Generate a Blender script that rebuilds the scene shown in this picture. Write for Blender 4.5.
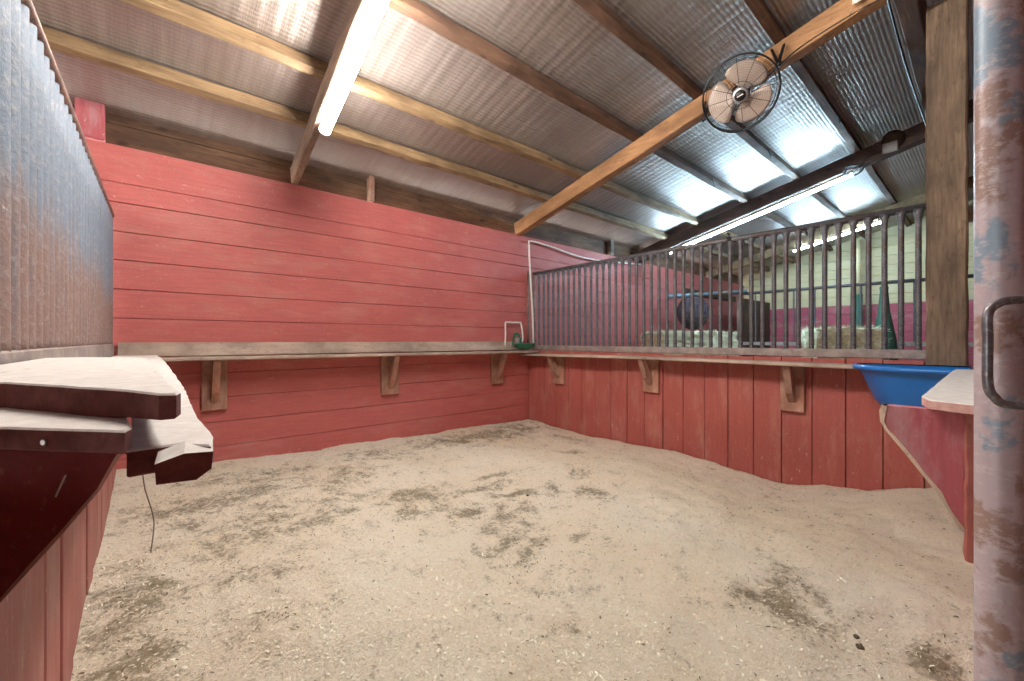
import bpy, bmesh, math, random
from mathutils import Vector, Matrix, noise
from math import radians as R, sin, cos, pi
S = bpy.context.scene
for o in list(bpy.data.objects): bpy.data.objects.remove(o)
COL = S.collection
random.seed(7)
EZ = 1.2                       # eye height above the barn floor

# ------------------------------------------------------------------ camera, world, exposure
cd = bpy.data.cameras.new('camera'); cam = bpy.data.objects.new('camera', cd); COL.objects.link(cam)
cd.sensor_width = 36; cd.lens = 36*417/1024; cd.clip_start = .02; cd.clip_end = 100
cam.location = (0, 0, EZ)
YAW = math.atan2(.7528699, .6581693)
cam.rotation_euler = (R(90), 0, YAW - pi/2)
S.camera = cam
w = bpy.data.worlds.new('world'); S.world = w; w.use_nodes = True
bg = w.node_tree.nodes['Background']
bg.inputs[0].default_value = (1.0, .95, .90, 1); bg.inputs[1].default_value = 2.2
S.view_settings.view_transform = 'Standard'; S.view_settings.look = 'None'
S.view_settings.exposure = 1.8; S.view_settings.gamma = 1; S.view_settings.use_curve_mapping = False

# ------------------------------------------------------------------ materials
def newmat(name):
    m = bpy.data.materials.new(name); m.use_nodes = True
    nt = m.node_tree; b = nt.nodes['Principled BSDF']
    return m, nt, b
def N(nt, t, **k):
    n = nt.nodes.new(t)
    for a, v in k.items():
        if a in n.inputs: n.inputs[a].default_value = v
        else: setattr(n, a, v)
    return n
def coords(nt, scale=(1,1,1)):
    tc = N(nt, 'ShaderNodeTexCoord'); mp = N(nt, 'ShaderNodeMapping'); mp.inputs['Scale'].default_value = scale
    nt.links.new(tc.outputs['Object'], mp.inputs['Vector']); return mp.outputs['Vector']
def nz(nt, vec, scale, detail=4, rough=.55):
    n = N(nt, 'ShaderNodeTexNoise'); n.inputs['Scale'].default_value = scale
    n.inputs['Detail'].default_value = detail; n.inputs['Roughness'].default_value = rough
    nt.links.new(vec, n.inputs['Vector']); return n.outputs['Fac']
def ramp(nt, fac, stops):
    r = N(nt, 'ShaderNodeValToRGB'); e = r.color_ramp.elements
    while len(e) > 1: e.remove(e[-1])
    for i, (p, c) in enumerate(stops):
        if isinstance(c, (int, float)): c = (c, c, c)
        if i == 0: e[0].position = p; e[0].color = (*c, 1)
        else:
            q = e.new(p); q.color = (*c, 1)
    nt.links.new(fac, r.inputs['Fac']); return r.outputs['Color']
def mix(nt, fac, a, b, mode='MIX'):
    m = N(nt, 'ShaderNodeMix'); m.data_type = 'RGBA'; m.blend_type = mode
    for i, v in ((0, fac), (6, a), (7, b)):
        if isinstance(v, (int, float)): m.inputs[i].default_value = v
        elif isinstance(v, tuple): m.inputs[i].default_value = (*v, 1)
        else: nt.links.new(v, m.inputs[i])
    return m.outputs[2]
def bump(nt, b, h, strength=.3, dist=.01, prev=None):
    n = N(nt, 'ShaderNodeBump'); n.inputs['Strength'].default_value = strength; n.inputs['Distance'].default_value = dist
    nt.links.new(h, n.inputs['Height'])
    if prev: nt.links.new(prev, n.inputs['Normal'])
    nt.links.new(n.outputs['Normal'], b.inputs['Normal']); return n.outputs['Normal']
def plain(name, c, rough=.6, metal=0, emit=0, var=.15, sc=30, bs=.1):
    m, nt, b = newmat(name)
    v = coords(nt)
    f = nz(nt, v, sc)
    nt.links.new(mix(nt, f, tuple(x*(1-var) for x in c), tuple(min(1, x*(1+var)) for x in c)), b.inputs['Base Color'])
    b.inputs['Roughness'].default_value = rough; b.inputs['Metallic'].default_value = metal
    if emit:
        b.inputs['Emission Color'].default_value = (*c, 1); b.inputs['Emission Strength'].default_value = emit
    elif bs: bump(nt, b, f, bs, .003)
    return m
def stretch(axis, along=1, across=14):
    return {'x': (along, across, across), 'y': (across, along, across), 'z': (across, across, along)}[axis]
def painted(name, col, axis='x', dust=(.62,.42,.34), dustamt=.5, chip=(.78,.66,.56), seedoff=0):
    m, nt, b = newmat(name)
    v = coords(nt); vs = coords(nt, stretch(axis)); vm = coords(nt, stretch(axis, 1, 3.2))
    big = nz(nt, v, 1.3, 3); grain = nz(nt, vs, 5, 6, .65); mid = nz(nt, vm, 6, 5, .6)
    c = mix(nt, ramp(nt, big, ((.3, 0), (.7, 1))), tuple(x*.88 for x in col), tuple(min(1, x*1.1) for x in col))
    c = mix(nt, ramp(nt, grain, ((.35, .35), (.62, 0))), c, tuple(x*.55 for x in col))
    d = nz(nt, vm, 2.2, 8, .7)
    c = mix(nt, ramp(nt, d, ((.5, 0), (.72, dustamt))), c, dust)
    fine = nz(nt, v, 95, 3, .6)
    c = mix(nt, ramp(nt, fine, ((.60, 0), (.76, .35))), c, dust)
    # small scuffs and chips with their own shape, gathered in areas
    ch = nz(nt, coords(nt, stretch(axis, 1, 2.4)), 22, 6, .75)
    area = ramp(nt, nz(nt, v, 1.9, 2), ((.48, 0), (.62, 1)))
    c = mix(nt, mix(nt, 1.0, ramp(nt, ch, ((.62, 0), (.67, .5))), area, 'MULTIPLY'), c, chip)
    nt.links.new(c, b.inputs['Base Color'])
    b.inputs['Roughness'].default_value = .62
    n1 = bump(nt, b, grain, .35, .004); bump(nt, b, fine, .25, .002, n1)
    return m
def wood(name, c1, c2, axis='x', knots=True, rough=.75, gr=6, dusty=0):
    m, nt, b = newmat(name)
    vs = coords(nt, stretch(axis, .8, 11)); v = coords(nt)
    g = nz(nt, vs, gr, 7, .65); big = nz(nt, coords(nt, stretch(axis, .7, 2)), 3, 4)
    c = mix(nt, ramp(nt, g, ((.3, 0), (.68, 1))), c1, c2)
    c = mix(nt, ramp(nt, big, ((.38, .8), (.62, 0))), c, tuple(x*.5 for x in c1))
    c = mix(nt, ramp(nt, nz(nt, coords(nt, stretch(axis, 1, 2.2)), 14, 6, .75), ((.56, 0), (.66, .55))), c, tuple(x*.4 for x in c1))
    if knots:
        vo = N(nt, 'ShaderNodeTexVoronoi'); vo.inputs['Scale'].default_value = 3.3
        nt.links.new(coords(nt, stretch(axis, .8, 1.6)), vo.inputs['Vector'])
        c = mix(nt, ramp(nt, vo.outputs['Distance'], ((.04, .85), (.11, 0))), c, tuple(x*.25 for x in c1))
    if dusty: c = mix(nt, ramp(nt, nz(nt, v, 7, 6, .7), ((.4, 0), (.7, dusty))), c, (.6,.5,.4))
    nt.links.new(c, b.inputs['Base Color']); b.inputs['Roughness'].default_value = rough
    bump(nt, b, g, .5, .004)
    return m

RED = (.52, .130, .118)
M = {}
M['red_h'] = painted('red paint on long boards', RED, 'x', dustamt=.22)
M['red_b'] = painted('red paint on upright boards', (.40,.095,.078), 'z', dustamt=.3)
M['red_f'] = painted('faded red paint', (.40,.13,.11), 'z', (.5,.34,.28), .7)
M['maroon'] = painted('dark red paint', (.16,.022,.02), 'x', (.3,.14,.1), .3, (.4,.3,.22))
M['pink'] = painted('worn pink red paint', (.45,.10,.12), 'z', (.50,.36,.38), .7, (.75,.62,.52))
M['redpost'] = painted('red washed timber', (.35,.10,.08), 'z', (.45,.3,.22), .7)
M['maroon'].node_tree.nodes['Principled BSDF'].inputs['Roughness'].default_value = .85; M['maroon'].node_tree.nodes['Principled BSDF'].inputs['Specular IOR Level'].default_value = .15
M['chip'] = wood('bare chipped wood', (.62,.46,.34), (.78,.63,.5), 'z', False)
M['dustboard'] = wood('dusty grey shelf wood', (.40,.29,.23), (.56,.44,.36), 'x', False, dusty=.5)
M['dustboard_y'] = wood('dusty grey shelf wood y', (.42,.31,.24), (.58,.46,.38), 'y', False, dusty=.5)
M['brkt'] = wood('reddish bracket wood', (.38,.15,.10), (.55,.29,.19), 'z', False, dusty=.4)
M['tan_x'] = wood('pale yellow purlin wood', (.20,.12,.06), (.42,.29,.155), 'x')
M['brown_x'] = wood('brown purlin wood', (.10,.05,.03), (.21,.115,.07), 'x')
M['grey_x'] = wood('weathered grey wood', (.20,.16,.12), (.40,.33,.26), 'x')
M['orange_y'] = wood('orange tan rafter wood', (.36,.18,.08), (.54,.30,.14), 'y')
M['greyb_y'] = wood('grey brown rafter wood', (.20,.13,.09), (.38,.26,.18), 'y')
M['dark_y'] = wood('dark rafter wood', (.08,.055,.05), (.17,.12,.10), 'y')
M['plate'] = wood('brown plate wood', (.11,.055,.03), (.25,.145,.08), 'x')
M['post'] = wood('aged post wood', (.12,.08,.05), (.29,.205,.135), 'z')
M['darkwood'] = wood('dark board wood', (.06,.035,.02), (.14,.08,.045), 'z')
M['cream'] = painted('cream painted boards', (.72,.60,.34), 'y', (.7,.66,.5), .4, (.5,.42,.3))
M['bar'] = None
def steel(name, c1, c2, c3, sc=9, rough=.5, metal=.25, zs=1):
    m, nt, b = newmat(name); v = coords(nt, (1,1,zs))
    a = nz(nt, v, sc, 6, .7); d = nz(nt, v, sc*.45, 4)
    c = mix(nt, ramp(nt, a, ((.42, 0), (.56, 1))), c1, c2)
    c = mix(nt, ramp(nt, d, ((.52, 0), (.60, .9))), c, c3)
    f = nz(nt, v, 140, 3)
    c = mix(nt, ramp(nt, f, ((.55, 0), (.75, .5))), c, (.55,.48,.42))
    nt.links.new(c, b.inputs['Base Color']); b.inputs['Roughness'].default_value = rough; b.inputs['Metallic'].default_value = metal
    n1 = bump(nt, b, a, .35, .003); bump(nt, b, f, .25, .001, n1); return m
M['bar'] = steel('old grey steel bars', (.07,.072,.085), (.115,.115,.13), (.09,.065,.06), 12)
M['rail'] = steel('rusty brown rail', (.20,.12,.10), (.30,.19,.15), (.15,.10,.10), 14)
M['sill'] = steel('grey dusty channel', (.26,.22,.20), (.36,.31,.28), (.24,.2,.19), 16)
M['pipe'] = steel('chipped mottled paint on pipe', (.40,.29,.30), (.50,.40,.41), (.36,.19,.14), 7, .45, .1)
M['handle'] = steel('dark blue grey handle steel', (.12,.13,.15), (.20,.21,.24), (.10,.08,.08), 20, .35, .5)
M['black'] = plain('black wire', (.02,.02,.022), .4, .3)
M['white'] = plain('white plastic', (.80,.78,.74), .4)
M['green'] = plain('green enamel', (.015,.14,.075), .35)
M['greenp'] = plain('green post paint', (.05,.13,.09), .6)
M['blue'] = plain('blue feeder plastic', (.012,.17,.58), .35, 0, 0, .12, 12)
M['bluerail'] = steel('blue grey rail paint', (.06,.10,.13), (.10,.15,.18), (.2,.14,.1), 12)
M['blade'] = plain('brushed fan blade', (.42,.34,.29), .45, .2)
M['galv'] = plain('galvanised metal', (.45,.45,.46), .4, .7)
M['dirt'] = plain('dark soil', (.10,.075,.045), .95)
M['tube'] = plain('lit tube', (1.0,.94,.86), .3, 0, 42, 0, 30, 0)
M['tube_cool'] = plain('lit cool tube', (.52,.80,1.0), .3, 0, 78, 0, 30, 0)
M['fixture'] = plain('light fixture enamel', (.75,.75,.75), .4)
M['rope'] = plain('dusty rope', (.42,.34,.25), .9)
M['label'] = plain('paper tag', (.85,.83,.78), .6)
M['net'] = plain('dark hay net', (.07,.05,.06), .9)

def mat_corr():
    m, nt, b = newmat('worn galvanised sheet')
    v = coords(nt); z = N(nt, 'ShaderNodeSeparateXYZ'); nt.links.new(v, z.inputs[0])
    fa = nz(nt, coords(nt, (1,9,.8)), 3, 6, .7); d = nz(nt, v, 60, 4, .7)
    # rust rises from the foot of the sheet to an uneven line
    ad = N(nt, 'ShaderNodeMath', operation='MULTIPLY_ADD'); nt.links.new(fa, ad.inputs[0]); ad.inputs[1].default_value = .75
    nt.links.new(z.outputs['Z'], ad.inputs[2])
    rust = ramp(nt, ad.outputs[0], ((.0, 0), (1, 1)))
    mr = N(nt, 'ShaderNodeMapRange'); nt.links.new(ad.outputs[0], mr.inputs[0])
    mr.inputs[1].default_value = .70; mr.inputs[2].default_value = .86
    c = mix(nt, mr.outputs[0], (.24,.15,.125), (.15,.185,.235))
    c = mix(nt, ramp(nt, fa, ((.35, .5), (.5, 0))), c, (.10,.12,.15))
    c = mix(nt, ramp(nt, d, ((.5, 0), (.7, .5))), c, (.36,.34,.33))
    nt.links.new(c, b.inputs['Base Color']); b.inputs['Roughness'].default_value = .68; b.inputs['Metallic'].default_value = .15
    bump(nt, b, d, .8, .005); return m
M['corr'] = mat_corr()
def mat_foil():
    m, nt, b = newmat('dusty foil faced roof sheet')
    v = coords(nt)
    wv = N(nt, 'ShaderNodeTexWave'); wv.bands_direction = 'Y'; wv.inputs['Scale'].default_value = 12; wv.inputs['Distortion'].default_value = 1.2
    wv.inputs['Detail'].default_value = 2; nt.links.new(v, wv.inputs['Vector'])
    st = nz(nt, coords(nt, (12, .9, 1)), 1.4, 5, .6)
    big = nz(nt, v, 1.1, 4); f = nz(nt, v, 70, 4, .7)
    c = mix(nt, ramp(nt, big, ((.35, 0), (.65, 1))), (.33,.285,.265), (.50,.46,.44))
    c = mix(nt, ramp(nt, st, ((.35, .45), (.6, 0))), c, (.30,.24,.20))
    c = mix(nt, ramp(nt, f, ((.5, 0), (.7, .35))), c, (.35,.27,.22))
    c = mix(nt, ramp(nt, wv.outputs['Fac'], ((.0, .5), (.4, 0))), c, (.27,.21,.18))
    nt.links.new(c, b.inputs['Base Color']); b.inputs['Metallic'].default_value = .6
    nt.links.new(ramp(nt, f, ((.2, .34), (.8, .58))), b.inputs['Roughness'])
    n1 = bump(nt, b, wv.outputs['Fac'], .5, .004); n2 = bump(nt, b, f, .3, .002, n1); bump(nt, b, st, .4, .02, n2)
    return m
M['foil'] = mat_foil()
def mat_saw():
    m, nt, b = newmat('wood shavings bedding')
    v = coords(nt)
    at = N(nt, 'ShaderNodeAttribute'); at.attribute_name = 'soil'
    n1 = nz(nt, v, 9, 7, .72); n2 = nz(nt, v, 60, 5, .75); n3 = nz(nt, coords(nt, (1,2.4,1)), 130, 4, .7); n4 = nz(nt, v, 2, 4)
    c = mix(nt, ramp(nt, n4, ((.35, 0), (.65, 1))), (.95,.84,.65), (.98,.90,.75))
    c = mix(nt, ramp(nt, n2, ((.36, .65), (.47, 0))), c, (.70,.56,.36))
    c = mix(nt, ramp(nt, n3, ((.54, 0), (.66, .75))), c, (.97,.88,.74))
    c = mix(nt, ramp(nt, n3, ((.30, .7), (.39, 0))), c, (.42,.32,.18))
    # soil showing through
    a1 = N(nt, 'ShaderNodeMath', operation='MULTIPLY_ADD'); nt.links.new(n1, a1.inputs[0]); a1.inputs[1].default_value = 2.4
    nt.links.new(at.outputs['Fac'], a1.inputs[2])
    a2 = N(nt, 'ShaderNodeMath', operation='MULTIPLY_ADD'); nt.links.new(n2, a2.inputs[0]); a2.inputs[1].default_value = 1.9
    nt.links.new(a1.outputs[0], a2.inputs[2])
    mr = N(nt, 'ShaderNodeMapRange'); nt.links.new(a2.outputs[0], mr.inputs[0]); mr.inputs[1].default_value = 2.44; mr.inputs[2].default_value = 2.86; mr.inputs[4].default_value = .86
    c = mix(nt, mr.outputs[0], c, mix(nt, ramp(nt, n2, ((.35,0),(.65,1))), (.15,.11,.055), (.36,.28,.16)))
    nt.links.new(c, b.inputs['Base Color']); b.inputs['Roughness'].default_value = .95
    q = bump(nt, b, n2, .9, .02); bump(nt, b, n3, .8, .008, q)
    return m
M['saw'] = mat_saw()
def mat_shav(name, c): return plain(name, c, .9, 0, 0, .3, 40, 0)
M['shav'] = mat_shav('pale shaving', (.92,.82,.63)); M['shavd'] = mat_shav('dark straw bit', (.16,.12,.07))
M['hay'] = plain('hay', (.62,.60,.42), .95, 0, 0, .6, 50, .8)
def mat_dusty(s1=(.10,.022,.02), s2=(.20,.06,.05)):
    m, nt, b = newmat('white dusty worn board')
    v = coords(nt); g = N(nt, 'ShaderNodeNewGeometry'); s = N(nt, 'ShaderNodeSeparateXYZ'); nt.links.new(g.outputs['Normal'], s.inputs[0])
    n = nz(nt, v, 45, 6, .7); st = nz(nt, coords(nt, (60, 9, 20)), 1.5, 5, .7)
    dust = mix(nt, ramp(nt, n, ((.3, 0), (.7, 1))), (.50,.46,.44), (.68,.65,.62))
    dust = mix(nt, ramp(nt, st, ((.66, 0), (.72, .8))), dust, (.20,.14,.12))
    side = mix(nt, ramp(nt, n, ((.35, 0), (.65, 1))), s1, s2)
    f = mix(nt, 1.0, ramp(nt, s.outputs['Z'], ((.05, 0), (.4, 1))), (1,1,1), 'MULTIPLY')
    nt.links.new(mix(nt, f, side, dust), b.inputs['Base Color']); b.inputs['Roughness'].default_value = .85
    bump(nt, b, n, .5, .003); return m
M['dusty'] = mat_dusty(); M['dusty_pink'] = mat_dusty((.45,.20,.18), (.58,.38,.34))
def mat_pipe():
    m, nt, b = newmat('flaking layered paint on pipe')
    v = coords(nt); a = nz(nt, v, 9, 6, .62); a2 = nz(nt, v, 5.2, 5, .6); f = nz(nt, coords(nt, (1,1,2)), 60, 5, .7)
    c = mix(nt, ramp(nt, a, ((.53, 0), (.57, 1))), (.40,.335,.36), (.27,.185,.16))
    c = mix(nt, ramp(nt, a2, ((.55, 0), (.57, 1))), c, (.20,.27,.34))
    c = mix(nt, ramp(nt, f, ((.52, 0), (.62, .6))), c, (.50,.44,.46))
    nt.links.new(c, b.inputs['Base Color']); b.inputs['Roughness'].default_value = .42; b.inputs['Metallic'].default_value = .1
    q = bump(nt, b, f, .45, .002); bump(nt, b, a, .5, .003, q); return m
M['pipe'] = mat_pipe()

# ------------------------------------------------------------------ mesh helpers (coordinates: x, y in metres, z relative to the eye)
def V(x, y, z): return Vector((x, y, z+EZ))
def tag(o, label=None, cat=None, group=None, kind=None):
    for k, v in (('label', label), ('category', cat), ('group', group), ('kind', kind)):
        if v: o[k] = v
    return o
def empty(name, loc, label, cat, group=None):
    o = bpy.data.objects.new(name, None); COL.objects.link(o); o.location = loc; o.empty_display_size = .1
    return tag(o, label, cat, group)
def obj(name, bm, mat, parent=None, smooth=False, origin=None, base=None):
    me = bpy.data.meshes.new(name)
    bm.normal_update()
    off = None
    if parent is not None:
        off = base if base is not None else world_loc(parent)
    if origin is not None: off = Vector(origin)
    if off is not None: bmesh.ops.translate(bm, verts=bm.verts, vec=-off)
    bm.to_mesh(me); bm.free()
    for m in (mat if isinstance(mat, (list, tuple)) else [mat]): me.materials.append(M[m] if isinstance(m, str) else m)
    if smooth:
        for p in me.polygons: p.use_smooth = True
    o = bpy.data.objects.new(name, me); COL.objects.link(o)
    if parent is not None: o.parent = parent
    if origin is not None: o.location = Vector(origin) if parent is None else Vector(origin)-world_loc(parent)
    return o
def world_loc(o):
    v = Vector(o.location)
    while o.parent: o = o.parent; v += o.location
    return v
def NB(): return bmesh.new()
def box(bm, a, b, bev=0.0, jit=0.0, mi=0):
    a = Vector(a); b = Vector(b)
    lo = Vector([min(a[i], b[i]) for i in range(3)]); hi = Vector([max(a[i], b[i]) for i in range(3)])
    vs = [bm.verts.new((x, y, z)) for x in (lo.x, hi.x) for y in (lo.y, hi.y) for z in (lo.z, hi.z)]
    fs = [bm.faces.new([vs[i] for i in q]) for q in ((0,1,3,2),(4,6,7,5),(0,4,5,1),(2,3,7,6),(0,2,6,4),(1,5,7,3))]
    for f in fs: f.material_index = mi
    if bev:
        es = list({e for f in fs for e in f.edges})
        bmesh.ops.bevel(bm, geom=es, offset=bev, segments=1, affect='EDGES', profile=.5)
def beam(bm, a, b, wdt, hgt, up=(0,0,1), seg=1, jit=0.0, bev=.004):
    """Rectangular timber from a to b (centre line), with slight unevenness along its length."""
    a = Vector(a); b = Vector(b); d = (b-a).normalized(); u = Vector(up); u = (u-d*u.dot(d)).normalized(); s = d.cross(u)
    rings = []
    for i in range(seg+1):
        t = i/seg; p = a.lerp(b, t)
        js, ju = (random.uniform(-jit, jit), random.uniform(-jit, jit))
        r = []
        W, H = wdt/2, hgt/2; c = min(bev, W*.4, H*.4)
        for x, y in ((-W+c,-H),(W-c,-H),(W,-H+c),(W,H-c),(W-c,H),(-W+c,H),(-W,H-c),(-W,-H+c)):
            r.append(bm.verts.new(p + s*(x+js+random.uniform(-jit,jit)*.4) + u*(y+ju+random.uniform(-jit,jit)*.4)))
        rings.append(r)
    for i in range(seg):
        for k in range(8):
            bm.faces.new((rings[i][k], rings[i][(k+1)%8], rings[i+1][(k+1)%8], rings[i+1][k]))
    bm.faces.new(list(reversed(rings[0]))); bm.faces.new(rings[-1])
def tube(bm, pts, r, n=12, cap=True, closed=False, rs=None):
    pts = [Vector(p) for p in pts]; rings = []; L = len(pts); u = None
    for i, p in enumerate(pts):
        if closed: d = (pts[(i+1)%L]-pts[i-1]).normalized()
        else: d = (pts[min(i+1, L-1)]-pts[max(i-1, 0)]).normalized()
        if u is None:
            u = Vector((0,0,1)) if abs(d.z) < .9 else Vector((1,0,0))
        u = (u-d*u.dot(d)).normalized(); s = d.cross(u)
        rr = rs[i] if rs else r
        rings.append([bm.verts.new(p + (u*cos(2*pi*k/n)+s*sin(2*pi*k/n))*rr) for k in range(n)])
    m = L if closed else L-1
    for i in range(m):
        A, B = rings[i], rings[(i+1)%L]
        for k in range(n):
            f = bm.faces.new((A[k], B[k], B[(k+1)%n], A[(k+1)%n])); f.smooth = True
    if cap and not closed: bm.faces.new(rings[0]); bm.faces.new(list(reversed(rings[-1])))
def prism(bm, poly, d, mi=0):
    """Extrude a polygon (list of 3-D points) by vector d."""
    A = [bm.verts.new(Vector(p)) for p in poly]; B = [bm.verts.new(Vector(p)+Vector(d)) for p in poly]
    n = len(A); bm.faces.new(A); bm.faces.new(list(reversed(B)))
    for i in range(n): bm.faces.new((A[i], B[i], B[(i+1)%n], A[(i+1)%n]))
    bmesh.ops.recalc_face_normals(bm, faces=bm.faces)
def lathe(bm, c, prof, n=24, axis=(0,0,1), a0=0, a1=2*pi):
    c = Vector(c); ax = Vector(axis).normalized(); u = ax.orthogonal().normalized(); s = ax.cross(u)
    rings = []
    for r, h in prof: rings.append([bm.verts.new(c+ax*h+(u*cos(2*pi*k/n)+s*sin(2*pi*k/n))*max(r, 1e-4)) for k in range(n)])
    for i in range(len(rings)-1):
        for k in range(n):
            f = bm.faces.new((rings[i][k], rings[i][(k+1)%n], rings[i+1][(k+1)%n], rings[i+1][k])); f.smooth = True
    bm.faces.new(list(reversed(rings[0]))); bm.faces.new(rings[-1])
def spline(pts, n=8):
    pts = [Vector(p) for p in pts]; out = []
    P = [pts[0]]+pts+[pts[-1]]
    for i in range(1, len(P)-2):
        for k in range(n):
            t = k/n; a, b, c, d = P[i-1], P[i], P[i+1], P[i+2]
            out.append(.5*((2*b)+(c-a)*t+(2*a-5*b+4*c-d)*t*t+(3*b-a-3*c+d)*t**3))
    out.append(pts[-1]); return out
def copy_tree(o, dup_parent=None, loc=None):
    c = o.copy(); COL.objects.link(c)
    if dup_parent is not None: c.parent = dup_parent
    if loc is not None: c.location = loc
    for ch in list(o.children): copy_tree(ch, c)
    return c

# ------------------------------------------------------------------ the setting
XB, YA, XL = 3.305, 3.5, -.17
def plank_wall_x(bm, x0, x1, zs, y, thick=.022, lens=None):
    """long horizontal boards lying along x, with gaps; front face at y"""
    for i in range(len(zs)-1):
        z1, z0 = zs[i]-.0018, zs[i+1]+.0018
        dy = random.uniform(-.003, .003)
        a = V((x0+x1)/2, y, 0); 
        n = 24
        # board with softly uneven face and edges
        vsT = []; 
        for k in range(n+1):
            x = x0+(x1-x0)*k/n
            e = .0025*noise.noise(Vector((x*1.3, i*7.1, 0))); e2 = .0025*noise.noise(Vector((x*1.3, i*7.1+50, 3)))
            yy = y+dy+.003*noise.noise(Vector((x*.8, i*3.3, 9)))
            vsT.append([bm.verts.new(V(x, yy+.002, z1+e)), bm.verts.new(V(x, yy, z1-.003+e)), bm.verts.new(V(x, yy, z0+.003+e2)), bm.verts.new(V(x, yy+.002, z0+e2)),
                        bm.verts.new(V(x, yy+thick, z0+e2)), bm.verts.new(V(x, yy+thick, z1+e))])
        for k in range(n):
            A, B = vsT[k], vsT[k+1]
            for q in range(6): bm.faces.new((A[q], A[(q+1)%6], B[(q+1)%6], B[q]))
        bm.faces.new(list(reversed(vsT[0]))); bm.faces.new(vsT[-1])
zs_up = [1.195, .965, .845, .666, .493, .314, .137, -.04]
zs_lo = [-.04, -.22, -.39, -.563, -.733, -.90, -1.08, -1.2]
bm = NB(); plank_wall_x(bm, -3.6, 9.75, zs_up+zs_lo[1:], YA)
box(bm, V(-3.6, YA+.024, -1.2), V(9.75, YA+.04, 1.16))            # dark backing seen in the cracks
bmesh.ops.recalc_face_normals(bm, faces=bm.faces)
tag(obj('wall_back', bm, 'red_h'), kind='structure')
bm = NB(); beam(bm, V(-3.6, YA+.08, 1.265), V(9.75, YA+.08, 1.265), .04, .15, seg=20, jit=.003); beam(bm, V(-3.6, YA+.09, 1.44), V(9.75, YA+.09, 1.44), .04, .19, seg=20, jit=.003)
tag(obj('trim_1', bm, 'plate'), kind='structure')

# right partition wall of upright boards
def upright_boards(name, x, ys, z0, z1, mat, face=-1, thick=.025, lean=None):
    bm = NB()
    for i in range(len(ys)-1):
        a, b = ys[i]+.0022, ys[i+1]-.0022; o = random.uniform(-.003, .003)
        xa = x if not lean else lean((a+b)/2)
        box(bm, V(xa+o, a, z0), V(xa+o-face*thick, b, z1+random.uniform(-.004,.004)), .0025)
    xm = x if not lean else lean(ys[len(ys)//2])
    box(bm, V(xm-face*(thick+.006), ys[0], z0), V(xm-face*(thick+.02), ys[-1], z1-.01))
    bmesh.ops.recalc_face_normals(bm, faces=bm.faces)
    return tag(obj(name, bm, mat), kind='structure')
ysB = [.24+.1765*i for i in range(18)]+[3.48]
ysB = [y for y in ysB if y < 3.40]+[3.49]
upright_boards('wall_right', XB, ysB, -1.2, -.115, 'red_b')
def leftx(y): return -.226+.022*(y-1.4)      # the left partition is a touch out of square
ysL = [.46+.172*i for i in range(18)]; ysL[-1] = 3.48
upright_boards('wall_left', XL, ysL, -1.2, -.115, 'red_f', face=1, lean=lambda y: -.140)

# floor
bm = NB(); box(bm, V(-4, -3.2, -1.3), V(11, 4.3, -1.2)); tag(obj('floor', bm, plain('packed earth', (.22,.17,.12), .95, 0, 0, .3, 6)), kind='structure')

# far end wall: cream boards over red wainscot
bm = NB()
for i in range(24):
    z = -1.2+.168*i
    box(bm, V(9.75, -3.2, z+.002), V(9.79, 3.54, z+.166), .003, mi=0 if z < .55 else 1)
box(bm, V(9.80, -3.2, -1.2), V(9.83, 4.3, 3.0)); 
bmesh.ops.recalc_face_normals(bm, faces=bm.faces)
for f in bm.faces: f.material_index = 0 if f.calc_center_median().z-EZ < .64 else 1
M['redend'] = painted('raspberry end wall paint', (.50,.09,.13), 'y')
tag(obj('wall_end', bm, ['redend', 'cream']), kind='structure')

bm = NB(); x = -4.0
while x < 10:
    box(bm, V(x, -3.2, -1.2), V(x+.196, -3.17, 3.0), .003); x += .2
tag(obj('wall_aisle_shade', bm, 'red_b'), kind='structure')  # unseen wall added behind the camera to darken the near left ledge
bm = NB(); y = -3.2
while y < .9:
    box(bm, V(-3.9, y, -1.2), V(-3.87, y+.196, 3.2), .003); y += .2
tag(obj('wall_side_shade', bm, 'red_b'), kind='structure')  # unseen part-length wall, added to keep outside light off the left ledge bracket
# roof: corrugated foil faced sheet over purlins
def zb(y): return 1.18+.2375*(3.5-y)          # underside of the rafters
SLOPE = math.atan(.2375)
bm = NB(); x = -4.0; prev = None
while x <= 11.0:
    h = .0010*cos(2*pi*x/.076)+.003*noise.noise(Vector((x*2.2,0,0)))
    cur = [bm.verts.new(V(x, y, zb(y)+.236+h)) for y in (4.2, 3.5, 1.5, -.5, -3.2)]
    if prev:
        for k in range(4):
            f = bm.faces.new((prev[k], prev[k+1], cur[k+1], cur[k])); f.smooth = True
    prev = cur; x += .0095
top = NB()
o = obj('ceiling', bm, 'foil'); so = o.modifiers.new('s', 'SOLIDIFY'); so.thickness = .004; so.offset = -1 
tag(o, kind='structure')

# sawdust bed -------------------------------------------------------
CP = [(-.15,3.5,-.788),(.32,3.5,-.833),(.75,3.5,-.85),(1.19,3.5,-.86),(1.65,3.5,-.872),(2.15,3.5,-.889),(2.7,3.5,-.9),(3.3,3.5,-.905),(3.3,3.0,-.93),(3.3,2.585,-.945),(3.3,2.2,-.935),(3.3,1.82,-.922),(3.3,1.5,-.94),(3.3,1.28,-.961),
      (3.3,.94,-.989),(3.3,.57,-.946),(3.3,.385,-.88),(3.25,.2,-.80),(-.13,1.2,-.81),(-.13,1.6,-.80),(-.13,2.0,-.80),(-.13,2.5,-.80),(1.3,1.45,-.87),(.9,2.4,-.84),(1.9,2.3,-.87),(.5,.8,-.84),
      (1.5,.2,-.84),(2.3,.4,-.86),(2.2,1.2,-.85),(0,.4,-.84),(.5,-.2,-.88),(2.8,.2,-.84),(.3,1.7,-.83),(0,-1,-1.15),(1,-1,-1.15)]
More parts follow.
